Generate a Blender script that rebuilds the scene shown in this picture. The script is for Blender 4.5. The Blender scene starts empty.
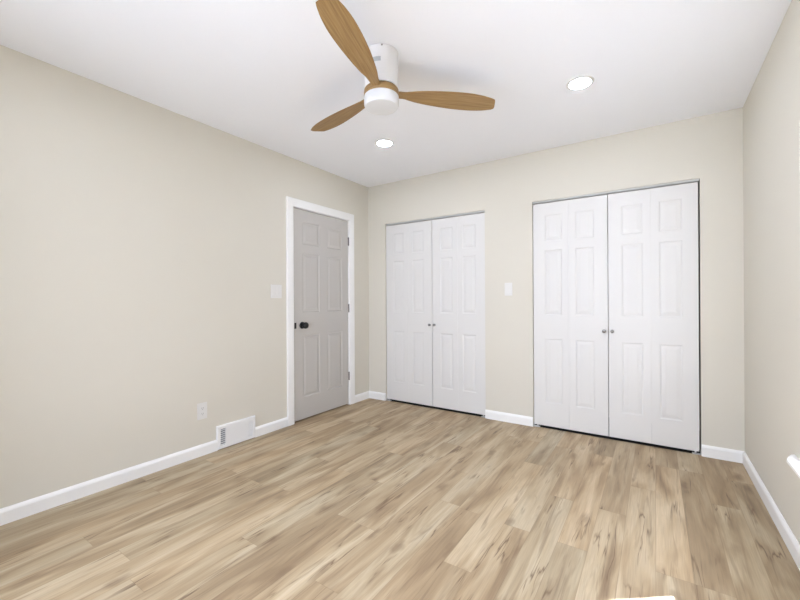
import bpy, bmesh, math, random
from mathutils import Vector, Matrix

SC = bpy.context.scene
COL = SC.collection

# ------------------------------------------------------------------ camera
XL, XR, YB, YN, H = -2.767, 0.505, 3.488, -0.235, 2.44   # left, right, back, near wall and ceiling height
CAM_H, F_PX = 1.128, 382.16
cam = bpy.data.cameras.new('camera')
cam.sensor_width = 36.0
cam.lens = F_PX * 36.0 / 800.0
cam.clip_start = 0.02
cam_ob = bpy.data.objects.new('camera', cam)
COL.objects.link(cam_ob)
yaw, pitch, roll = math.radians(33.755), math.radians(0.046), math.radians(-0.292)
Fv = Vector((-math.sin(yaw) * math.cos(pitch), math.cos(yaw) * math.cos(pitch), math.sin(pitch)))
R0 = Vector((math.cos(yaw), math.sin(yaw), 0)); U0 = R0.cross(Fv)
Rv = R0 * math.cos(roll) + U0 * math.sin(roll); Uv = Rv.cross(Fv)
mat = Matrix((Rv, Uv, -Fv)).transposed().to_4x4()
mat.translation = (0, 0, CAM_H)
cam_ob.matrix_world = mat
SC.camera = cam_ob

# ------------------------------------------------------------------ light
SC.view_settings.view_transform = 'Standard'
SC.view_settings.look = 'None'
SC.view_settings.gamma = 1
SC.view_settings.use_curve_mapping = False
SC.view_settings.exposure = 0.14

world = bpy.data.worlds.new('world'); SC.world = world
world.use_nodes = True
wb = world.node_tree.nodes['Background']
wb.inputs['Color'].default_value = (0.735, 0.812, 1.0, 1)
wb.inputs['Strength'].default_value = 9.2

sun = bpy.data.lights.new('sun', 'SUN')
sun.energy = 62.0; sun.angle = math.radians(0.6); sun.color = (0.735, 0.812, 1.0)
sun_ob = bpy.data.objects.new('sun', sun); COL.objects.link(sun_ob)
el = math.radians(41.1)
sd = Vector((-0.7885 * math.cos(el), -0.615 * math.cos(el), -math.sin(el)))
sun_ob.rotation_euler = sd.to_track_quat('-Z', 'Y').to_euler()

# window openings: right wall (y0,y1,z0,z1), near wall (x0,x1,z0,z1)
WR = (1.35, 2.242, 0.448, 1.860)
WN = (-2.05, -0.15, 0.45, 2.08)  # unseen window added here, sized for the daylight it lets in
def portal(name, loc, rot, sx, sy):
    l = bpy.data.lights.new(name, 'AREA'); l.shape = 'RECTANGLE'; l.size = sx; l.size_y = sy
    l.cycles.is_portal = True
    o = bpy.data.objects.new(name, l); COL.objects.link(o); o.location = loc; o.rotation_euler = rot
portal('window_portal', (XR + 0.16, (WR[0] + WR[1]) / 2, (WR[2] + WR[3]) / 2), (0, math.radians(90), 0), WR[3] - WR[2], WR[1] - WR[0])
portal('window_portal', ((WN[0] + WN[1]) / 2, YN - 0.16, (WN[2] + WN[3]) / 2), (math.radians(90), 0, 0), WN[1] - WN[0], WN[3] - WN[2])

# ------------------------------------------------------------------ materials
def srgb(r, g, b):
    f = lambda c: (c / 255 / 12.92) if c / 255 <= 0.04045 else ((c / 255 + 0.055) / 1.055) ** 2.4
    return (f(r), f(g), f(b), 1)

class N:
    """small node helper"""
    def __init__(s, name):
        s.m = bpy.data.materials.new(name); s.m.use_nodes = True
        s.t = s.m.node_tree; s.b = s.t.nodes['Principled BSDF']
    def n(s, kind, **kw):
        x = s.t.nodes.new(kind)
        for k, v in kw.items():
            if k.startswith('i_'): x.inputs[k[2:]].default_value = v
            else: setattr(x, k, v)
        return x
    def l(s, a, b): s.t.links.new(a, b)
    def math(s, op, a, b=None, c=None, clamp=False):
        x = s.t.nodes.new('ShaderNodeMath'); x.operation = op; x.use_clamp = clamp
        for i, v in enumerate((a, b, c)):
            if v is None: continue
            if isinstance(v, (int, float)): x.inputs[i].default_value = v
            else: s.l(v, x.inputs[i])
        return x.outputs[0]
    def mix(s, fac, a, b, mode='MIX'):
        x = s.t.nodes.new('ShaderNodeMix'); x.data_type = 'RGBA'; x.blend_type = mode
        for i, v in ((0, fac), (6, a), (7, b)):
            if isinstance(v, (int, float, tuple)): x.inputs[i].default_value = v
            else: s.l(v, x.inputs[i])
        return x.outputs[2]

def paint(name, col, rough=0.6, bump=0.0, scale=400, var=0.015):
    k = N(name)
    tc = k.n('ShaderNodeTexCoord')
    nz = k.n('ShaderNodeTexNoise', i_Scale=scale, i_Detail=3.0); k.l(tc.outputs['Object'], nz.inputs['Vector'])
    big = k.n('ShaderNodeTexNoise', i_Scale=1.3, i_Detail=2.0); k.l(tc.outputs['Object'], big.inputs['Vector'])
    dark = tuple(c * (1 - var * 2) for c in col[:3]) + (1,)
    k.l(k.mix(big.outputs[0], dark, col), k.b.inputs['Base Color'])
    k.b.inputs['Roughness'].default_value = rough
    if bump:
        bp = k.n('ShaderNodeBump', i_Strength=bump, i_Distance=0.001)
        k.l(nz.outputs[0], bp.inputs['Height']); k.l(bp.outputs[0], k.b.inputs['Normal'])
    return k.m

M = {}
M['wall'] = paint('cream_wall_paint', srgb(217, 211, 196), 0.75, 0.15)
M['ceiling'] = paint('white_ceiling_paint', srgb(246, 247, 250), 0.85, 0.1)
M['trim'] = paint('white_trim_paint', srgb(243, 241, 236), 0.4)
M['closet_door'] = paint('white_door_paint', srgb(222, 219, 213), 0.45, 0.08, 250)
M['grey_door'] = paint('grey_door_paint', srgb(193, 188, 180), 0.5, 0.08, 250)
M['plate'] = paint('white_plastic', srgb(240, 238, 234), 0.35)
M['plate_dark'] = paint('shadowed_slot', srgb(110, 108, 106), 0.6)
M['fan_white'] = paint('white_fan_enamel', srgb(226, 224, 221), 0.4)
M['frost'] = paint('frosted_lamp_glass', srgb(218, 218, 217), 0.5)
M['label_grey'] = paint('grey_label', srgb(176, 178, 178), 0.6)
M['duct'] = paint('grey_duct_sheet', srgb(118, 119, 121), 0.5)

def metal(name, col, rough):
    k = N(name)
    tc = k.n('ShaderNodeTexCoord'); nz = k.n('ShaderNodeTexNoise', i_Scale=60.0)
    k.l(tc.outputs['Object'], nz.inputs['Vector'])
    k.l(k.math('MULTIPLY_ADD', nz.outputs[0], 0.15, rough - 0.07), k.b.inputs['Roughness'])
    k.b.inputs['Base Color'].default_value = col; k.b.inputs['Metallic'].default_value = 1.0
    return k.m
M['nickel'] = metal('brushed_nickel', srgb(150, 148, 145), 0.35)
M['steel'] = metal('hinge_steel', srgb(125, 122, 118), 0.45)
M['track'] = paint('pale_enamelled_track', srgb(205, 204, 200), 0.5)
M['switch'] = paint('white_switch_plastic', srgb(226, 223, 217), 0.4)
M['gap_shade'] = paint('closet_gap_shade', srgb(40, 37, 34), 0.95)  # near-black colour standing in for shade under the closet doors
M['black'] = paint('matte_black_metal', srgb(7, 7, 7), 0.45)

def emit(name, col, st):
    k = N(name)
    k.b.inputs['Base Color'].default_value = col
    k.b.inputs['Emission Color'].default_value = col
    k.b.inputs['Emission Strength'].default_value = st
    return k.m
M['lamp'] = emit('lit_diffuser', (0.735, 0.812, 1.0, 1), 140.0)

def glass():
    k = N('window_glass')
    tr = k.n('ShaderNodeBsdfTransparent'); gl = k.n('ShaderNodeBsdfGlossy'); gl.inputs['Roughness'].default_value = 0.02
    lw = k.n('ShaderNodeLayerWeight', i_Blend=0.5); mx = k.n('ShaderNodeMixShader')
    k.l(k.math('MULTIPLY_ADD', k.math('POWER', lw.outputs['Facing'], 5.0), 0.9, 0.04), mx.inputs[0]); k.l(tr.outputs[0], mx.inputs[1]); k.l(gl.outputs[0], mx.inputs[2])
    k.l(mx.outputs[0], k.t.nodes['Material Output'].inputs['Surface'])
    return k.m
M['glass'] = glass()

def floor_mat():
    k = N('light_oak_plank')
    at = k.n('ShaderNodeAttribute', attribute_name='plank')
    sp = k.n('ShaderNodeSeparateColor'); k.l(at.outputs['Color'], sp.inputs[0])
    tint, seed, warm = sp.outputs[0], sp.outputs[1], sp.outputs[2]
    tc = k.n('ShaderNodeTexCoord'); xyz = k.n('ShaderNodeSeparateXYZ'); k.l(tc.outputs['Object'], xyz.inputs[0])
    X, Y = xyz.outputs[0], xyz.outputs[1]
    uv = k.n('ShaderNodeUVMap', uv_map='plank_uv'); suv = k.n('ShaderNodeSeparateXYZ'); k.l(uv.outputs[0], suv.inputs[0])
    def vec(sx, sy, off):
        c = k.n('ShaderNodeCombineXYZ')
        k.l(k.math('MULTIPLY', X, sx), c.inputs[0]); k.l(k.math('MULTIPLY', Y, sy), c.inputs[1])
        k.l(k.math('MULTIPLY_ADD', seed, 70.0, off), c.inputs[2]); return c.outputs[0]
    def noise(v, detail, dist=0.0, rough=0.5):
        z = k.n('ShaderNodeTexNoise', i_Scale=1.0, i_Detail=detail, i_Distortion=dist, i_Roughness=rough); k.l(v, z.inputs['Vector']); return z.outputs[0]
    def ramp(v, pts):
        r = k.n('ShaderNodeValToRGB'); e = r.color_ramp.elements
        while len(e) < len(pts): e.new(0.5)
        for q, (p, c) in zip(e, pts): q.position = p; q.color = c
        k.l(v, r.inputs[0]); return r.outputs[0]
    g = lambda v: (v, v, v, 1)
    bands = noise(vec(9.0, 1.25, 0.0), 3.0, 0.9)
    base = ramp(bands, [(0.30, srgb(146, 126, 99)), (0.43, srgb(165, 145, 115)), (0.55, srgb(180, 162, 132)), (0.70, srgb(193, 178, 150))])
    base = k.mix(warm, base, k.mix(1.0, base, (1.03, 0.97, 0.92, 1), 'MULTIPLY'))
    # heartwood streaks
    st = noise(vec(26.0, 1.9, 11.0), 4.0, 1.1)
    base = k.mix(k.math('MULTIPLY', ramp(st, [(0.56, g(0)), (0.72, g(1))]), 0.6), base, srgb(128, 106, 82))
    md_ = noise(vec(62.0, 2.6, 71.0), 3.0, 0.5)
    base = k.mix(1.0, base, ramp(md_, [(0.32, g(0.92)), (0.5, g(1.0)), (0.7, g(1.03))]), 'MULTIPLY')
    # fine fibre
    fb = noise(vec(210.0, 7.0, 23.0), 3.0)
    base = k.mix(1.0, base, ramp(fb, [(0.3, g(0.90)), (0.7, g(1.06))]), 'MULTIPLY')
    # cracks: thin ridges kept only in patches
    rd = noise(vec(19.0, 1.1, 37.0), 3.0, 0.45)
    ridge = k.math('ABSOLUTE', k.math('SUBTRACT', rd, 0.5))
    mk = noise(vec(9.0, 3.2, 51.0), 2.0)
    crack = k.math('MULTIPLY', ramp(ridge, [(0.0, g(1)), (0.022, g(0))]), ramp(mk, [(0.51, g(0)), (0.62, g(1))]))
    base = k.mix(k.math('MULTIPLY', crack, 0.8), base, srgb(100, 76, 54))
    # knots
    vo = k.n('ShaderNodeTexVoronoi', i_Scale=1.0); 
    nv = k.n('ShaderNodeVectorMath', operation='MULTIPLY_ADD')
    wob = k.n('ShaderNodeTexNoise', i_Scale=14.0); k.l(tc.outputs['Object'], wob.inputs['Vector'])
    k.l(wob.outputs['Color'], nv.inputs[0]); nv.inputs[1].default_value = (0.25, 0.25, 0); k.l(vec(6.5, 2.4, 5.0), nv.inputs[2])
    k.l(nv.outputs[0], vo.inputs['Vector'])
    kn = ramp(vo.outputs['Distance'], [(0.06, g(1)), (0.20, g(0))])
    base = k.mix(k.math('MULTIPLY', kn, 0.5), base, srgb(108, 84, 62))
    # per-plank tone
    tn = k.n('ShaderNodeCombineXYZ')
    tv = k.math('MULTIPLY_ADD', tint, 0.18, 0.91)
    for i in range(3): k.l(tv, tn.inputs[i])
    base = k.mix(1.0, base, tn.outputs[0], 'MULTIPLY')
    # bevelled joints between planks
    u, v = suv.outputs[0], suv.outputs[1]
    eu = k.math('MINIMUM', u, k.math('SUBTRACT', 0.127, u)); ev = k.math('MINIMUM', v, k.math('SUBTRACT', 1.22, v))
    ed = k.math('MINIMUM', eu, ev)
    gap = ramp(k.math('MULTIPLY', ed, 100.0), [(0.05, g(1)), (0.16, g(0))])
    base = k.mix(k.math('MULTIPLY', gap, 0.38), base, srgb(120, 96, 70))
    k.l(base, k.b.inputs['Base Color'])
    k.l(k.math('MULTIPLY_ADD', fb, 0.12, 0.44), k.b.inputs['Roughness'])
    k.b.inputs['Specular IOR Level'].default_value = 0.35
    bp = k.n('ShaderNodeBump', i_Strength=0.12, i_Distance=0.001); k.l(fb, bp.inputs['Height']); k.l(bp.outputs[0], k.b.inputs['Normal'])
    return k.m
M['floor'] = floor_mat()

def wood_fan():
    k = N('carved_fan_wood')
    uv = k.n('ShaderNodeUVMap', uv_map='grain'); sp = k.n('ShaderNodeSeparateXYZ'); k.l(uv.outputs[0], sp.inputs[0])
    c = k.n('ShaderNodeCombineXYZ'); k.l(k.math('MULTIPLY', sp.outputs[0], 5.0), c.inputs[0]); k.l(k.math('MULTIPLY', sp.outputs[1], 115.0), c.inputs[1])
    nz = k.n('ShaderNodeTexNoise', i_Scale=1.0, i_Detail=4.0, i_Distortion=0.6); k.l(c.outputs[0], nz.inputs['Vector'])
    r = k.n('ShaderNodeValToRGB'); e = r.color_ramp.elements
    e[0].position = 0.3; e[0].color = srgb(132, 101, 58); e[1].position = 0.7; e[1].color = srgb(164, 133, 86)
    x = e.new(0.5); x.color = srgb(150, 118, 72)
    k.l(nz.outputs[0], r.inputs[0]); k.l(r.outputs[0], k.b.inputs['Base Color'])
    k.b.inputs['Roughness'].default_value = 0.5
    return k.m
M['fan_wood'] = wood_fan()

# ------------------------------------------------------------------ mesh helpers
def add_box(bm, x0, x1, y0, y1, z0, z1):
    v = [bm.verts.new((x, y, z)) for x in (x0, x1) for y in (y0, y1) for z in (z0, z1)]
    for f in ((0, 1, 3, 2), (4, 6, 7, 5), (0, 4, 5, 1), (2, 3, 7, 6), (0, 2, 6, 4), (1, 5, 7, 3)):
        bm.faces.new([v[i] for i in f])

def add_lathe(bm, prof, seg=48, T=Matrix(), caps=True):
    """prof: (r, z) pairs turned about z, then moved by T"""
    rings = []
    for r, z in prof:
        if r < 1e-6: rings.append([bm.verts.new(T @ Vector((0, 0, z)))])
        else: rings.append([bm.verts.new(T @ Vector((r * math.cos(2 * math.pi * i / seg), r * math.sin(2 * math.pi * i / seg), z))) for i in range(seg)])
    for a, b in zip(rings, rings[1:]):
        for i in range(seg):
            j = (i + 1) % seg
            if len(a) == 1 and len(b) == 1: continue
            if len(a) == 1: bm.faces.new((a[0], b[i], b[j]))
            elif len(b) == 1: bm.faces.new((a[i], a[j], b[0]))
            else: bm.faces.new((a[i], a[j], b[j], b[i]))
    if caps:
        for q in (rings[0], rings[-1]):
            if len(q) > 1: bm.faces.new(q)

def obj(name, bm, m, parent=None, bevel=0.0, smooth=False, seg=2):
    bmesh.ops.recalc_face_normals(bm, faces=bm.faces)
    me = bpy.data.meshes.new(name); bm.to_mesh(me); bm.free()
    me.materials.append(m)
    o = bpy.data.objects.new(name, me); COL.objects.link(o)
    if parent: o.parent = parent
    if smooth:
        for p in me.polygons: p.use_smooth = True
        md = o.modifiers.new('edges', 'EDGE_SPLIT'); md.split_angle = math.radians(38)
    if bevel:
        b = o.modifiers.new('bevel', 'BEVEL'); b.width = bevel; b.segments = seg; b.limit_method = 'ANGLE'; b.angle_limit = math.radians(40)
    return o

def box(name, x0, x1, y0, y1, z0, z1, m, parent=None, bevel=0.0):
    bm = bmesh.new(); add_box(bm, x0, x1, y0, y1, z0, z1)
    return obj(name, bm, m, parent, bevel)

def tag(o, label, cat=None, group=None, kind=None):
    o['label'] = label
    if cat: o['category'] = cat
    if group: o['group'] = group
    if kind: o['kind'] = kind
    return o

def empty(name, loc, label, cat, group=None, kind=None, rot=(0, 0, 0)):
    o = bpy.data.objects.new(name, None); COL.objects.link(o); o.location = loc; o.rotation_euler = rot
    o.empty_display_size = 0.05
    return tag(o, label, cat, group, kind)

# ------------------------------------------------------------------ floor
W_PL, L_PL = 0.127, 1.22
PH = {5: .26, 4: .68, 0: .665, -1: 1.095, -4: .68, -6: 1.088, -7: .265, -10: 1.096, -12: .29, -13: .73}
random.seed(11)
bm = bmesh.new()
uvl = bm.loops.layers.uv.new('plank_uv'); cl = bm.loops.layers.float_color.new('plank')
prev = 0
for k in range(-20, 8):
    x0 = -0.385 + W_PL * k
    xa, xb = max(x0, XL - 0.10), min(x0 + W_PL, XR + 0.05)
    if xb - xa < 0.002: continue
    if k in PH: ph = PH[k]
    else: ph = random.choice([q for q in (.27, .68, 1.09) if abs(q - prev) > .1]) + random.uniform(-.02, .02)
    prev = ph
    y = ph - L_PL * 2
    while y < 4.2:
        ya, yb = max(y, YN - 0.02), min(y + L_PL, YB + 0.012)
        t, s, wv = random.random(), random.random(), random.random()
        if yb - ya > 0.001:
            vs = [bm.verts.new(c) for c in ((xa, ya, 0), (xb, ya, 0), (xb, yb, 0), (xa, yb, 0))]
            f = bm.faces.new(vs)
            for lp in f.loops:
                lp[uvl].uv = (lp.vert.co.x - x0, lp.vert.co.y - y); lp[cl] = (t, s, wv, 1)
        y += L_PL
fl = obj('floor', bm, M['floor'])
sol = fl.modifiers.new('thickness', 'SOLIDIFY'); sol.thickness = 0.02; sol.offset = -1
tag(fl, 'pale oak look plank floor running towards the closets', 'floor', kind='structure')

tag(box('floor', XL, XR, YB + 0.012, YB + 0.66, -0.02, -0.001, M['gap_shade']), 'closet floor coloured near black for the shade under the doors', 'floor', kind='structure')
# ------------------------------------------------------------------ ceiling and walls
T = 0.13
tag(box('ceiling', XL - T, XR + T, YN - T, YB + 0.75, H, H + 0.1, M['ceiling']), 'flat white ceiling', 'ceiling', kind='structure')

def wall_with_holes(name, axis, p0, p1, a0, a1, holes, label):
    """axis 'x': wall lies in plane x, runs along y; holes = (a,b,z0,z1)"""
    bm = bmesh.new()
    def seg(a, b, z0, z1):
        if b - a < 1e-4 or z1 - z0 < 1e-4: return
        if axis == 'x': add_box(bm, p0, p1, a, b, z0, z1)
        else: add_box(bm, a, b, p0, p1, z0, z1)
    cur = a0
    for (h0, h1, z0, z1) in sorted(holes):
        seg(cur, h0, 0, H); seg(h0, h1, 0, z0); seg(h0, h1, z1, H); cur = h1
    seg(cur, a1, 0, H)
    return tag(obj(name, bm, M['wall']), label, 'wall', kind='structure')

D1 = (2.376, 3.137, 1.992)                    # grey door opening y0, y1, top
C1 = (-2.527, -1.353, 1.988)                  # closet openings x0, x1, top
C2 = (-0.909, 0.270, 1.998)
wall_with_holes('wall_left', 'x', XL - T, XL, YN - T, YB + 0.75, [(D1[0] - .018, D1[1] + .018, 0, D1[2] + .018)], 'cream wall on the left with the grey door')
wall_with_holes('wall_back', 'y', YB, YB + T, XL, XR, [(C1[0], C1[1], 0, C1[2]), (C2[0], C2[1], 0, C2[2])], 'cream back wall with two closet openings')
wall_with_holes('wall_right', 'x', XR, XR + T, YN - T, YB + 0.75, [WR], 'cream wall on the right with a window')
wall_with_holes('wall_near', 'y', YN - T, YN, XL, XR, [WN], 'cream wall behind the camera with an added window')

# closets behind the bifold doors, and an added light-tight box behind the grey door
bm = bmesh.new()
add_box(bm, XL, XR, YB + 0.66, YB + 0.72, 0, H)
add_box(bm, -1.22, -1.04, YB + T, YB + 0.66, 0, H)
tag(obj('wall_closet', bm, M['wall']), 'closet inside walls behind the white bifold doors', 'wall', kind='structure')
bm = bmesh.new()
add_box(bm, XL - 1.0, XL - 0.94, 2.1, 3.45, 0, H)
add_box(bm, XL - 0.94, XL - T, 2.04, 2.1, 0, H); add_box(bm, XL - 0.94, XL - T, 3.45, 3.51, 0, H)
add_box(bm, XL - 0.94, XL - T, 2.1, 3.45, H - .05, H); add_box(bm, XL - 0.94, XL - T, 2.1, 3.45, -.03, 0)
tag(obj('wall_leak_box', bm, M['wall']), 'unseen box added behind the grey door to keep sky light out', 'wall', kind='structure')

# outside, unseen: yard added to bounce light, wall and eave to block sky
tag(box('ground', -14, 16, -16, 16, -0.65, -0.60, paint('pale_bounce_ground', srgb(166, 165, 162), 0.9)), 'unseen ground outside the windows, made pale to bounce light inside', 'paving', kind='structure')
tag(box('wall_sky_block', XR + 3.9, XR + 4.1, -7, 11, -0.60, 4.3, paint('sky_block_grey', srgb(110, 110, 110), 0.8)), 'unseen grey wall added outside the right window to block sky light', 'wall', kind='structure')

bm = bmesh.new(); add_box(bm, XR + T, XR + T + 0.56, -3, 6, 2.52, 2.60); add_box(bm, XR + T + 0.53, XR + T + 0.56, -3, 6, 2.50, 2.68)
tag(obj('trim_7', bm, M['trim']), 'unseen white eave added outside over the right window to block high sky', 'eave', kind='structure')  # unseen eave added to hold back light from the high sky

# ------------------------------------------------------------------ baseboards (profiled)
BH, BT = 0.081, 0.014
def baseboard(name, pts, label):
    """pts: polyline (x,y) on the wall, inward side on its left"""
    prof = [(0, 0), (BT, 0), (BT, BH - 0.018), (BT - 0.003, BH - 0.010), (BT * 0.45, BH - 0.003), (BT * 0.3, BH), (0, BH)]
    bm = bmesh.new(); n = len(pts); secs = []
    for i, p in enumerate(pts):
        p = Vector(p)
        dirs = []
        if i > 0: dirs.append((p - Vector(pts[i - 1])).normalized())
        if i < n - 1: dirs.append((Vector(pts[i + 1]) - p).normalized())
        ns = [Vector((-d.y, d.x)) for d in dirs]
        m = ns[0] if len(ns) == 1 else (ns[0] + ns[1]) / (1 + ns[0].dot(ns[1]))
        secs.append([bm.verts.new((p.x + m.x * o, p.y + m.y * o, z)) for o, z in prof])
    for a, b in zip(secs, secs[1:]):
        for j in range(len(prof)):
            q = (j + 1) % len(prof); bm.faces.new((a[j], a[q], b[q], b[j]))
    bm.faces.new(secs[0]); bm.faces.new(secs[-1])
    return tag(obj(name, bm, M['trim']), label, 'baseboard', kind='structure')
VY0, VY1, VZ = 1.628, 1.962, 0.180
baseboard('baseboard_left', [(XL, D1[0] - 0.080), (XL, VY1 - 0.004)], 'white baseboard between floor vent and grey door')
baseboard('baseboard_left', [(XL, VY0 + 0.004), (XL, YN), (XR, YN), (XR, YB), (C2[1], YB)], 'long white baseboard round the left, near and right walls')
baseboard('baseboard_back', [(C2[0], YB), (C1[1], YB)], 'short white baseboard between the two closets')
baseboard('baseboard_back', [(C1[0], YB), (XL, YB), (XL, D1[1] + 0.084)], 'white baseboard turning the corner beside the grey door')

# ------------------------------------------------------------------ windows
def window(name, axis, plane, a0, a1, z0, z1, label):
    """double hung window set in the outer part of the wall; plane = inner wall face, outward sign by axis"""
    sgn = 1 if axis == 'x' else -1
    d0, d1 = plane + sgn * 0.075, plane + sgn * 0.115
    def B(bm, a, b, u, v, e0=0, e1=0):
        lo, hi = sorted((d0 + e0, d1 + e1))
        if axis == 'x': add_box(bm, lo, hi, a, b, u, v)
        else: add_box(bm, a, b, lo, hi, u, v)
    bm = bmesh.new(); f = 0.020; mid = (z0 + z1) / 2
    B(bm, a0, a0 + f, z0, z1); B(bm, a1 - f, a1, z0, z1); B(bm, a0 + f, a1 - f, z1 - f, z1); B(bm, a0 + f, a1 - f, z0, z0 + f)
    B(bm, a0 + f, a1 - f, mid - 0.02, mid + 0.02)
    w = obj(name, bm, M['trim'], bevel=0.002)
    tag(w, label, 'window', kind='structure')
    for (u, v) in ((z0 + f, mid - 0.02), (mid + 0.02, z1 - f)):
        bm = bmesh.new(); g = plane + sgn * 0.095
        lo, hi = sorted((g, g + sgn * 0.004))
        if axis == 'x': add_box(bm, lo, hi, a0 + f, a1 - f, u, v)
        else: add_box(bm, a0 + f, a1 - f, lo, hi, u, v)
        obj('pane', bm, M['glass'], w)
    return w
window('window_1', 'x', XR, WR[0], WR[1], WR[2], WR[3], 'double hung window in the right wall')
window('window_2', 'y', YN, WN[0], WN[1], WN[2], WN[3], 'unseen double hung window added in the near wall for daylight')

def sill(name, pts, z0, z1, label, parent=None):
    bm = bmesh.new()
    a = [bm.verts.new((x, y, z0)) for x, y in pts]; b = [bm.verts.new((x, y, z1)) for x, y in pts]
    bm.faces.new(a); bm.faces.new(b)
    for i in range(len(pts)):
        j = (i + 1) % len(pts); bm.faces.new((a[i], a[j], b[j], b[i]))
    return tag(obj(name, bm, M['trim'], bevel=0.004, seg=3), label, 'window sill', kind='structure')
sx = XR - 0.048
E_ = WR[1] + 0.099
sill('trim_2', [(XR + 0.075, WR[0]), (XR, WR[0]), (XR, WR[0] - .085), (sx + .02, WR[0] - .085), (sx, WR[0] - .05), (sx, E_ - 0.095), (sx + 0.012, E_ - 0.055), (sx + .03, E_ - 0.015), (XR, E_ + 0.003), (XR, WR[1]), (XR + 0.075, WR[1])],
     WR[2] - 0.014, WR[2] + 0.002, 'white window sill jutting out of the right wall')
sill('trim_3', [(WN[0], YN - .075), (WN[1], YN - .075), (WN[1], YN), (WN[1] + .03, YN), (WN[1] + .03, YN + .04), (WN[0] - .03, YN + .04), (WN[0] - .03, YN), (WN[0], YN)],
     WN[2] - 0.022, WN[2] + 0.002, 'white sill of the added window on the near wall')

# casing round the right window, painted like the wall
bm = bmesh.new(); cw, ct = 0.075, 0.006
add_box(bm, XR - ct, XR, WR[1], WR[1] + 0.096, WR[2] + .002, WR[3] + cw); add_box(bm, XR - ct, XR, WR[0] - cw, WR[0], WR[2] + .002, WR[3] + cw)
add_box(bm, XR - ct, XR, WR[0], WR[1], WR[3], WR[3] + cw)
tag(obj('trim_6', bm, M['wall'], bevel=0.003), 'cream painted casing round the window in the right wall', 'window casing', kind='structure')

# ------------------------------------------------------------------ panelled door slabs
def panel_slab(name, w, h, th, rects, m, parent=None, depth=0.007):
    """slab: x 0..w, z 0..h, front face at y=0 looking to -y, back at y=th; rects are moulded raised panels"""
    bm = bmesh.new()
    xs = sorted({0, w} | {r[0] for r in rects} | {r[1] for r in rects}); zs = sorted({0, h} | {r[2] for r in rects} | {r[3] for r in rects})
    vg = {}
    def V(x, y, z):
        key = (round(x, 5), round(y, 5), round(z, 5))
        if key not in vg: vg[key] = bm.verts.new((x, y, z))
        return vg[key]
    for x0, x1 in zip(xs, xs[1:]):
        for z0, z1 in zip(zs, zs[1:]):
            cx, cz = (x0 + x1) / 2, (z0 + z1) / 2
            if any(r[0] < cx < r[1] and r[2] < cz < r[3] for r in rects): continue
            bm.faces.new((V(x0, 0, z0), V(x1, 0, z0), V(x1, 0, z1), V(x0, 0, z1)))
    for (a, b, c, d) in rects:
        xx = [q for q in xs if a <= q <= b]; zz = [q for q in zs if c <= q <= d]
        prof = [(0, 0), (0.004, depth * 0.5), (0.009, depth), (0.014, depth), (0.020, depth * 0.8), (0.038, depth * 0.2)]
        for (o0, y0), (o1, y1) in zip(prof, prof[1:]):
            r0 = [(a + o0, c + o0), (b - o0, c + o0), (b - o0, d - o0), (a + o0, d - o0)]
            r1 = [(a + o1, c + o1), (b - o1, c + o1), (b - o1, d - o1), (a + o1, d - o1)]
            for i in range(4):
                j = (i + 1) % 4
                bm.faces.new((V(r0[i][0], y0, r0[i][1]), V(r0[j][0], y0, r0[j][1]), V(r1[j][0], y1, r1[j][1]), V(r1[i][0], y1, r1[i][1])))
        o, y = prof[-1]
        bm.faces.new((V(a + o, y, c + o), V(b - o, y, c + o), V(b - o, y, d - o), V(a + o, y, d - o)))
    add_box(bm, 0, w, 0.0101, th, 0, h)
    for (x0, x1, z0, z1) in ((0, 0, 0, h), (w, w, 0, h)):
        pass
    # rim joining the face to the body
    for p, q in (((0, 0), (w, 0)), ((w, 0), (w, h)), ((w, h), (0, h)), ((0, h), (0, 0))):
        bm.faces.new([bm.verts.new((p[0], 0, p[1])), bm.verts.new((q[0], 0, q[1])), bm.verts.new((q[0], 0.0101, q[1])), bm.verts.new((p[0], 0.0101, p[1]))])
    return obj(name, bm, m, parent)

ROWS = ((0.222, 0.786), (0.993, 1.562), (1.637, 1.869))
def bifold(name, x0, x1, z0, z1, knob_right, label):
    """one pair of hinged leaves"""
    root = empty(name, (x0, YB + 0.014, z0), label, 'closet door', kind='structure')
    w = (x1 - x0); lw = (w - 0.0008) / 2
    for i in (0, 1):
        inner_left = (i == 1)           # inner stile beside the hinge line
        a = 0.052 if inner_left else lw - 0.052 - 0.142
        rects = [(a, a + 0.142, r0 - z0, r1 - z0) for r0, r1 in ROWS]
        lf = panel_slab('leaf', lw, z1 - z0, 0.032, rects, M['closet_door'], root, depth=0.004)
        lf.location = (i * (lw + 0.0008), 0, 0)
    kx = w - 0.026 if knob_right else 0.026
    bm = bmesh.new(); R = Matrix.Rotation(math.radians(90), 4, 'X')
    add_lathe(bm, [(0.0, 0.030), (0.008, 0.029), (0.0125, 0.025), (0.014, 0.020), (0.012, 0.015), (0.007, 0.011), (0.006, 0.004), (0.011, 0.002), (0.011, 0.0)], 24, R)
    kb = obj('knob', bm, M['nickel'], root, smooth=True); kb.location = (kx, 0, 0.870 - z0)
    kb['label'] = 'small round nickel knob'
    return root
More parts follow.
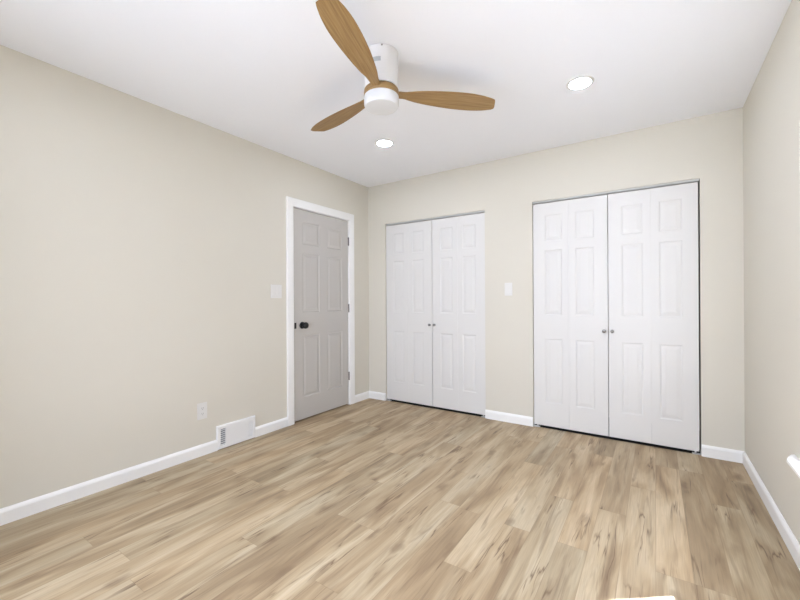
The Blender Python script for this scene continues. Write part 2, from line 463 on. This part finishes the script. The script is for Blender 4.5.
def closet(C, zb, names, labels, track_label, n, gapL, gapR):
    m = (C[0] + C[1]) / 2 + (0.003 if n == 4 else 0.0)
    if n == 4: m = -1.937
    else: m = -0.3175
    bifold(names[0], C[0] + gapL, m - 0.0025, zb, C[2] - 0.023, True, labels[0])
    bifold(names[1], m + 0.0025, C[1] - gapR, zb, C[2] - 0.023, False, labels[1])
    bm = bmesh.new()
    add_box(bm, C[0] + .002, C[1] - .002, YB + 0.010, YB + 0.040, C[2] - 0.003, C[2] - 0.0005)
    add_box(bm, C[0] + .002, C[1] - .002, YB + 0.010, YB + 0.0125, C[2] - 0.013, C[2] - 0.003)
    add_box(bm, C[0] + .002, C[1] - .002, YB + 0.0375, YB + 0.040, C[2] - 0.013, C[2] - 0.003)
    tag(obj('trim_%d' % n, bm, M['track']), track_label, 'door track', kind='structure')
    for q, (x, s) in enumerate(((C[0], 1), (C[1], -1))):
        bm = bmesh.new(); xa, xb = sorted((x + s * .001, x + s * 0.052))
        add_box(bm, xa, xb, YB + 0.004, YB + 0.042, 0.0, 0.003); add_box(bm, xa, xb, YB + 0.012, YB + 0.042, -0.001, 0.0)
        xa, xb = sorted((x + s * .001, x + s * 0.003)); add_box(bm, xa, xb, YB + 0.004, YB + 0.042, 0.003, 0.03)
        T2 = Matrix.Translation((x + s * 0.032, YB + 0.028, 0)); add_lathe(bm, [(0.006, 0.003), (0.006, zb + .001)], 12, T2)
        side = ('left', 'right')[q]
        tag(obj('pivot_bracket', bm, M['track'], bevel=0.0005), 'pale metal pivot bracket on the floor under the %s end of the %s closet' % (side, 'narrower' if n == 4 else 'wider'), 'bracket', 'closet floor brackets')
closet(C1, 0.021, ('door_2', 'door_3'), ('left white bifold door of the closet beside the grey door', 'right white bifold door of the closet beside the grey door'), 'grey metal top track of the closet beside the grey door', 4, 0.004, 0.005)
closet(C2, 0.020, ('door_4', 'door_5'), ('left white bifold door of the large right closet', 'right white bifold door of the large right closet'), 'grey metal top track of the large right closet', 5, 0.004, 0.010)

# ------------------------------------------------------------------ grey door, jamb, casing
dr = empty('door_1', (XL - 0.006, D1[0] + 0.003, 0.012), 'grey six panel door with a black knob in the left wall', 'door', kind='structure', rot=(0, 0, math.radians(90)))
dw, dh = D1[1] - D1[0] - 0.006, D1[2] - 0.015
# local x runs along +y of the room, local -y looks into the room (+x)
rects = []
for ya, yb in ((2.492, 2.712), (2.818, 3.038)):
    for za, zb in ((0.215, 0.800), (1.018, 1.580), (1.662, 1.876)):
        rects.append((ya - D1[0], yb - D1[0], za - 0.012, zb - 0.012))
panel_slab('slab', dw, dh, 0.035, rects, M['grey_door'], dr, depth=0.006)
R = Matrix.Rotation(math.radians(90), 4, 'X')
bm = bmesh.new(); kz, kx = 0.897 - 0.012, 0.106
Tk = Matrix.Translation((kx, 0, kz)) @ R
add_lathe(bm, [(0.0, 0.072), (0.012, 0.071), (0.022, 0.066), (0.029, 0.057), (0.031, 0.048), (0.029, 0.038), (0.023, 0.029), (0.018, 0.023), (0.017, 0.012), (0.029, 0.011), (0.032, 0.008), (0.033, 0.0)], 40, Tk)
kb = obj('knob', bm, M['black'], dr, smooth=True); kb['label'] = 'matte black round knob'
bm = bmesh.new(); add_box(bm, 0.012, 0.036, -0.0016, 0.0, kz - 0.028, kz + 0.028)
o = obj('latch_plate', bm, M['black'], dr, bevel=0.0006); o['label'] = 'black latch plate at the door edge'
for hz in (1.768, 1.046, 0.312):
    bm = bmesh.new(); z0, z1 = hz - 0.042 - .012, hz + 0.042 - .012
    cx = dw + 0.002
    for q in range(5):
        a = z0 + q * (z1 - z0) / 5
        add_lathe(bm, [(0.0068, a + .0008), (0.0072, a + .002), (0.0072, a + (z1 - z0) / 5 - .002), (0.0068, a + (z1 - z0) / 5 - .0008)], 16, Matrix.Translation((cx, -0.0095, 0)))
    add_lathe(bm, [(0.0, z0 - .005), (0.005, z0 - .003), (0.005, z1 + .003), (0.0, z1 + .005)], 12, Matrix.Translation((cx, -0.0095, 0)))
    add_box(bm, cx - 0.001, cx + 0.001, -0.006, 0.0, z0, z1)
    o = obj('hinge', bm, M['steel'], dr, smooth=True); o['label'] = 'grey steel hinge'
# jamb + casing as one frame
jb = empty('trim_1', (XL, D1[0], 0), 'white casing round the grey door', 'door frame', kind='structure')
bm = bmesh.new()
jx0, jx1 = -T, 0.0
W = D1[1] - D1[0]
add_box(bm, jx0, jx1, -0.018, 0, 0, D1[2]); add_box(bm, jx0, jx1, W, W + 0.018, 0, D1[2]); add_box(bm, jx0, jx1, -0.018, W + 0.018, D1[2], D1[2] + 0.018)
add_box(bm, -0.085, -0.043, 0, 0.012, 0, D1[2]); add_box(bm, -0.085, -0.043, W - 0.012, W, 0, D1[2]); add_box(bm, -0.085, -0.043, 0.012, W - 0.012, D1[2] - 0.012, D1[2])
obj('jamb', bm, M['trim'], jb)
def casing(bm, path, w, th):
    """mitred flat casing with an eased edge: path = inner corner points (a,z), outward widths"""
    prof = [(0.0, 0.0), (0.0, th * 0.55), (0.006, th * 0.8), (w * 0.35, th * 0.9), (w * 0.8, th), (w - 0.004, th), (w, th - 0.004), (w, 0)]
    secs = []
    for (a, z, da, dz) in path:
        secs.append([bm.verts.new((t, a + da * o, z + dz * o)) for o, t in prof])
    for p, q in zip(secs, secs[1:]):
        for j in range(len(prof)):
            k2 = (j + 1) % len(prof); bm.faces.new((p[j], p[k2], q[k2], q[j]))
    bm.faces.new(secs[0]); bm.faces.new(secs[-1])
bm = bmesh.new(); rv = 0.002
casing(bm, [(-rv, 0, -1, 0), (-rv, D1[2] + rv, -1, 1), (W + rv, D1[2] + rv, 1, 1), (W + rv, 0, 1, 0)], 0.078, 0.018)
obj('casing', bm, M['trim'], jb)

# ------------------------------------------------------------------ wall plates
def plate_base(w, h, th=0.006):
    bm = bmesh.new()
    add_box(bm, -w / 2, w / 2, -th, 0, -h / 2, h / 2); return bm
def switch(loc, rz, gangs, label):
    w = 0.072 if gangs == 1 else 0.116
    r = empty('light_switch', loc, label, 'light switch', rot=(0, 0, rz))
    obj('face_plate', plate_base(w, 0.118), M['switch'], r, bevel=0.0025)
    for g in range(gangs):
        cx = (g - (gangs - 1) / 2) * 0.046
        bm = bmesh.new()
        # rocker: two planes meeting in a shallow V, top pushed in
        a = [bm.verts.new((cx + sx_ * 0.0165, y, z)) for sx_ in (-1, 1) for (y, z) in ((-0.0055, -0.033), (-0.0095, -0.033), (-0.0072, 0.0), (-0.0065, 0.033), (-0.0055, 0.033))]
        L_, R_ = a[:5], a[5:]
        bm.faces.new(L_); bm.faces.new(R_)
        for i in range(5):
            j = (i + 1) % 5; bm.faces.new((L_[i], L_[j], R_[j], R_[i]))
        obj('rocker', bm, M['switch'], r, bevel=0.0006)
        for z in (-0.048, 0.048):
            bm = bmesh.new(); add_lathe(bm, [(0.0032, 0.0055), (0.0032, 0.0068), (0.0, 0.0071)], 12, Matrix.Translation((cx, 0, z)) @ R)
            obj('screw', bm, M['switch'], r)
    return r
switch((XL, 2.184, 1.212), math.radians(90), 2, 'white double light switch left of the grey door')
switch((-1.126, YB, 1.225), 0, 1, 'white single light switch between the two closets')

o = empty('wall_outlet', (XL, 1.521, 0.325), 'white duplex power outlet low on the left wall above the vent', 'outlet', rot=(0, 0, math.radians(90)))
obj('face_plate', plate_base(0.074, 0.120), M['switch'], o, bevel=0.0025)
for s in (-1, 1):
    bm = bmesh.new()
    c = s * 0.0195; pts = []
    for i in range(24):
        t = 2 * math.pi * i / 24; pts.append((max(-0.0165, min(0.0165, 0.0185 * math.cos(t))), max(-.0145, min(.0145, 0.0185 * math.sin(t))) + c))
    a = [bm.verts.new((x, -0.0055, z)) for x, z in pts]; b = [bm.verts.new((x, -0.0085, z)) for x, z in pts]
    bm.faces.new(a); bm.faces.new(b)
    for i in range(24): j = (i + 1) % 24; bm.faces.new((a[i], a[j], b[j], b[i]))
    rc = obj('receptacle', bm, M['switch'], o)
    bm = bmesh.new()
    for x, hh in ((-0.006, 0.009), (0.006, 0.007)): add_box(bm, x - 0.0012, x + 0.0012, -0.0089, -0.008, c + 0.002 - hh / 2, c + 0.002 + hh / 2)
    add_lathe(bm, [(0.0024, 0.008), (0.0024, 0.0089)], 12, Matrix.Translation((0, 0, c - 0.0085)) @ R)
    obj('slots', bm, M['plate_dark'], rc)
bm = bmesh.new(); add_lathe(bm, [(0.0032, 0.0055), (0.0032, 0.0068), (0.0, 0.0071)], 12, R); obj('screw', bm, M['switch'], o)

# ------------------------------------------------------------------ baseboard register
vw, vh, vt = VY1 - VY0, VZ, 0.018
r = empty('wall_vent', (XL, VY0, 0.001), 'white metal air register standing on the floor against the left wall', 'air vent', rot=(0, 0, math.radians(90)))
bm = bmesh.new()
b_ = 0.026                                  # border
# sloping border frame with an open middle
o_ = [(0, 0), (vw, 0), (vw, vh), (0, vh)]
rings = []
for off, y in ((0, 0.0), (0, -0.008), (0.006, -vt), (b_, -vt), (b_ + 0.003, -vt + 0.006)):
    rings.append([bm.verts.new(p) for p in ((off, y, off), (vw - off, y, off), (vw - off, y, vh - off), (off, y, vh - off))])
for p, q in zip(rings, rings[1:]):
    for i in range(4): j = (i + 1) % 4; bm.faces.new((p[i], p[j], q[j], q[i]))
obj('frame', bm, M['plate'], r)
bm = bmesh.new(); add_box(bm, b_ - .004, vw - b_ + .004, -0.004, -0.001, b_ - .004, vh - b_ + .004)
obj('back_plate', bm, M['duct'], r)
def louvre(x0, x1, n, tall=0.004):
    bm = bmesh.new()
    z0, z1 = b_ + 0.002, vh - b_ - 0.002
    for i in range(n):
        z = z0 + (i + 0.5) * (z1 - z0) / n
        v = [bm.verts.new(p) for p in ((x0, -0.0165, z - .0035), (x1, -0.0165, z - .0035), (x1, -0.006, z + tall), (x0, -0.006, z + tall), (x0, -0.0175, z - .0025), (x1, -0.0175, z - .0025), (x1, -0.007, z + tall + .001), (x0, -0.007, z + tall + .001))]
        for f in ((0, 1, 2, 3), (4, 7, 6, 5), (0, 4, 5, 1), (3, 2, 6, 7), (0, 3, 7, 4), (1, 5, 6, 2)): bm.faces.new([v[q] for q in f])
    return bm
bm = louvre(b_, b_ + 0.042, 8, -0.0005); o2 = obj('left_louvres', bm, M['plate'], r); 
obj('right_louvres', louvre(vw - b_ - 0.042, vw - b_, 9, 0.010), M['plate'], r)
bm = bmesh.new()
x0, x1 = b_ + 0.045, vw - b_ - 0.045
nf = 30
for i in range(nf):                          # vertical fins, nearly closed
    x = x0 + (i + 0.5) * (x1 - x0) / nf
    add_box(bm, x - 0.0030, x + 0.0030, -0.0165, -0.009, b_, vh - b_)
obj('fin_grille', bm, M['plate'], r)
for x in (b_ + 0.0435, vw - b_ - 0.0435): box('divider', x - 0.0015, x + 0.0015, -0.0175, -0.003, b_, vh - b_, M['plate'], r)

# ------------------------------------------------------------------ recessed ceiling lights
for (x, y, lab) in ((-0.374, 2.537, 'lit round recessed light in the ceiling in front of the large right closet'),
                    (-1.872, 2.580, 'lit round recessed light in the ceiling below the fan, nearer the grey door'),
                    (-0.374, 0.45, 'unseen lit recessed light added for fill, near the window in the right wall'),
                    (-1.872, 0.45, 'unseen lit recessed light added for fill, above the long bare left wall')):  # last two are unseen lamps added to even out the room light
    e = empty('recessed_light', (x, y, H), lab, 'ceiling light', 'round recessed ceiling lights')
    bm = bmesh.new(); add_lathe(bm, [(0.078, 0.0), (0.078, -0.001), (0.074, -0.0035), (0.064, -0.0045), (0.060, -0.0045), (0.060, 0.0)], 48, caps=False)
    obj('trim_ring', bm, M['fan_white'], e, smooth=True)
    bm = bmesh.new(); add_lathe(bm, [(0.060, -0.0005), (0.060, -0.0045), (0.0, -0.0052)], 48)
    obj('diffuser', bm, M['lamp'], e)

# ------------------------------------------------------------------ ceiling fan
FX, FY = -1.208, 1.640
fan = empty('ceiling_fan', (FX, FY, H), 'white ceiling fan with three light wooden blades, hugging the ceiling', 'ceiling fan')
bm = bmesh.new()
add_lathe(bm, [(0.086, 0.0), (0.086, -0.003), (0.0915, -0.0035), (0.0915, -0.0055), (0.0905, -0.008), (0.0900, -0.06), (0.0880, -0.17), (0.086, -0.186), (0.080, -0.190)], 64)
cn = obj('canopy', bm, M['fan_white'], fan, smooth=True)
va = math.atan2(-FY, -FX)                    # bearing from the fan towards the camera
bm = bmesh.new(); aa = va + math.radians(2)
bmS = Matrix.Translation((0.0905 * math.cos(aa), 0.0905 * math.sin(aa), -0.010)) @ Matrix.Rotation(aa, 4, 'Z') @ Matrix.Rotation(math.radians(90), 4, 'Y')
add_lathe(bm, [(0.0042, -0.001), (0.0042, 0.0015), (0.0, 0.0022)], 16, bmS)
obj('screw', bm, M['steel'], cn)
bm = bmesh.new()                              # small grey rating sticker, curved round the housing
for i in range(6):
    pass
cc = va - math.radians(15)
vs = []
for i in range(7):
    t = cc + math.radians(-13 + 26 * i / 6)
    vs.append([bm.verts.new((rr * math.cos(t), rr * math.sin(t), z)) for rr in (0.0896, 0.0912) for z in (-0.090, -0.068)])
for a, b in zip(vs, vs[1:]):
    for i, j in ((0, 1), (1, 3), (3, 2), (2, 0)): bm.faces.new((a[i], a[j], b[j], b[i]))
bm.faces.new([vs[0][i] for i in (0, 1, 3, 2)]); bm.faces.new([vs[-1][i] for i in (0, 1, 3, 2)])
st = obj('rating_sticker', bm, M['label_grey'], cn); st['label'] = 'small grey sticker'

def add_uv(o, fn):
    me = o.data; uvl = me.uv_layers.new(name='grain')
    for lp in me.loops: uvl.data[lp.index].uv = fn(me.vertices[lp.vertex_index].co)
# wooden hub ring
bm = bmesh.new()
add_lathe(bm, [(0.060, -0.188), (0.086, -0.190), (0.0915, -0.196), (0.0925, -0.208), (0.0925, -0.224), (0.090, -0.229), (0.060, -0.229)], 64)
hub = obj('hub', bm, M['fan_wood'], fan, smooth=True)
add_uv(hub, lambda c: (math.atan2(c.y, c.x) * 0.09, c.z))

def lerp_tab(tab, x):
    for (a, va_), (b, vb) in zip(tab, tab[1:]):
        if x <= b:
            t = (x - a) / (b - a); t = t * t * (3 - 2 * t) if False else t
            return va_ + (vb - va_) * t
    return tab[-1][1]
LEAD = [(0.06, 0.030), (0.09, 0.028), (0.13, 0.030), (0.20, 0.047), (0.30, 0.062), (0.40, 0.071), (0.48, 0.073), (0.55, 0.070), (0.61, 0.060), (0.64, 0.050), (0.658, 0.044), (0.666, 0.034)]
TRAIL = [(0.06, 0.030), (0.09, 0.026), (0.13, 0.028), (0.20, 0.046), (0.30, 0.061), (0.40, 0.070), (0.48, 0.072), (0.55, 0.066), (0.60, 0.056), (0.630, 0.047), (0.642, 0.038), (0.666, -0.022)]
def smooth_tab(tab):
    # catmull-rom resample
    def f(x):
        n = len(tab)
        for i in range(n - 1):
            if x <= tab[i + 1][0] or i == n - 2:
                x0, x1 = tab[i][0], tab[i + 1][0]
                p1, p2 = tab[i][1], tab[i + 1][1]
                m1 = (p2 - tab[i - 1][1]) / (x1 - tab[i - 1][0]) if i > 0 else (p2 - p1) / (x1 - x0)
                m2 = (tab[i + 2][1] - p1) / (tab[i + 2][0] - x0) if i < n - 2 else (p2 - p1) / (x1 - x0)
                h = x1 - x0; t = (x - x0) / h
                return (2*t**3 - 3*t**2 + 1) * p1 + (t**3 - 2*t**2 + t) * h * m1 + (-2*t**3 + 3*t**2) * p2 + (t**3 - t**2) * h * m2
    return f
fL, fT = smooth_tab(LEAD), smooth_tab(TRAIL)
PITCH = math.radians(-10)
def blade_mesh():
    bm = bmesh.new(); secs = []
    n = 64; m = 10
    for i in range(n + 1):
        rr = 0.062 + (0.666 - 0.062) * (i / n)
        l, t = fL(rr), fT(rr)
        th = 0.016 * (1 - min(1, (rr - 0.06) / 0.16)) + 0.0065
        pit = PITCH * min(1, max(0.15, (rr - 0.07) / 0.10))
        if rr > .14: pit = PITCH * (1.0 - 0.25 * (rr - .14) / .5)
        drop = -0.2085 + 0.018 * rr
        ring = []
        for side in (1, -1):
            for q in range(m + 1):
                u = -1 + 2 * q / m; u = u * side
                y = (u + 1) / 2 * (l + t) - t
                camb = 0.004 * (1 - u * u) * min(1, rr / .25)
                z = side * th / 2 * (max(0, 1 - u ** 4)) ** 0.5 + camb
                if abs(u) == 1 and side == -1: continue
                ring.append((rr, y * math.cos(pit) - z * math.sin(pit), y * math.sin(pit) + z * math.cos(pit) + drop))
        secs.append([bm.verts.new(p) for p in ring])
    for a, b in zip(secs, secs[1:]):
        for i in range(len(a)):
            j = (i + 1) % len(a); bm.faces.new((a[i], a[j], b[j], b[i]))
    bm.faces.new(secs[0]); bm.faces.new(secs[-1])
    return bm
bl = obj('blade', blade_mesh(), M['fan_wood'], fan, smooth=True)
add_uv(bl, lambda c: (c.x, c.y))
bl.rotation_euler = (0, 0, math.radians(47))
for a in (167, -72.3):
    c = bl.copy(); COL.objects.link(c); c.parent = fan; c.rotation_euler = (0, 0, math.radians(a))
bm = bmesh.new()
add_lathe(bm, [(0.080, -0.226), (0.0905, -0.229), (0.0920, -0.232), (0.0920, -0.272), (0.0900, -0.280), (0.0860, -0.285), (0.0780, -0.2865), (0.04, -0.288), (0.0, -0.2885)], 64)
sh = obj('light_shade', bm, M['frost'], fan, smooth=True); sh['label'] = 'round frosted white lamp drum, switched off'
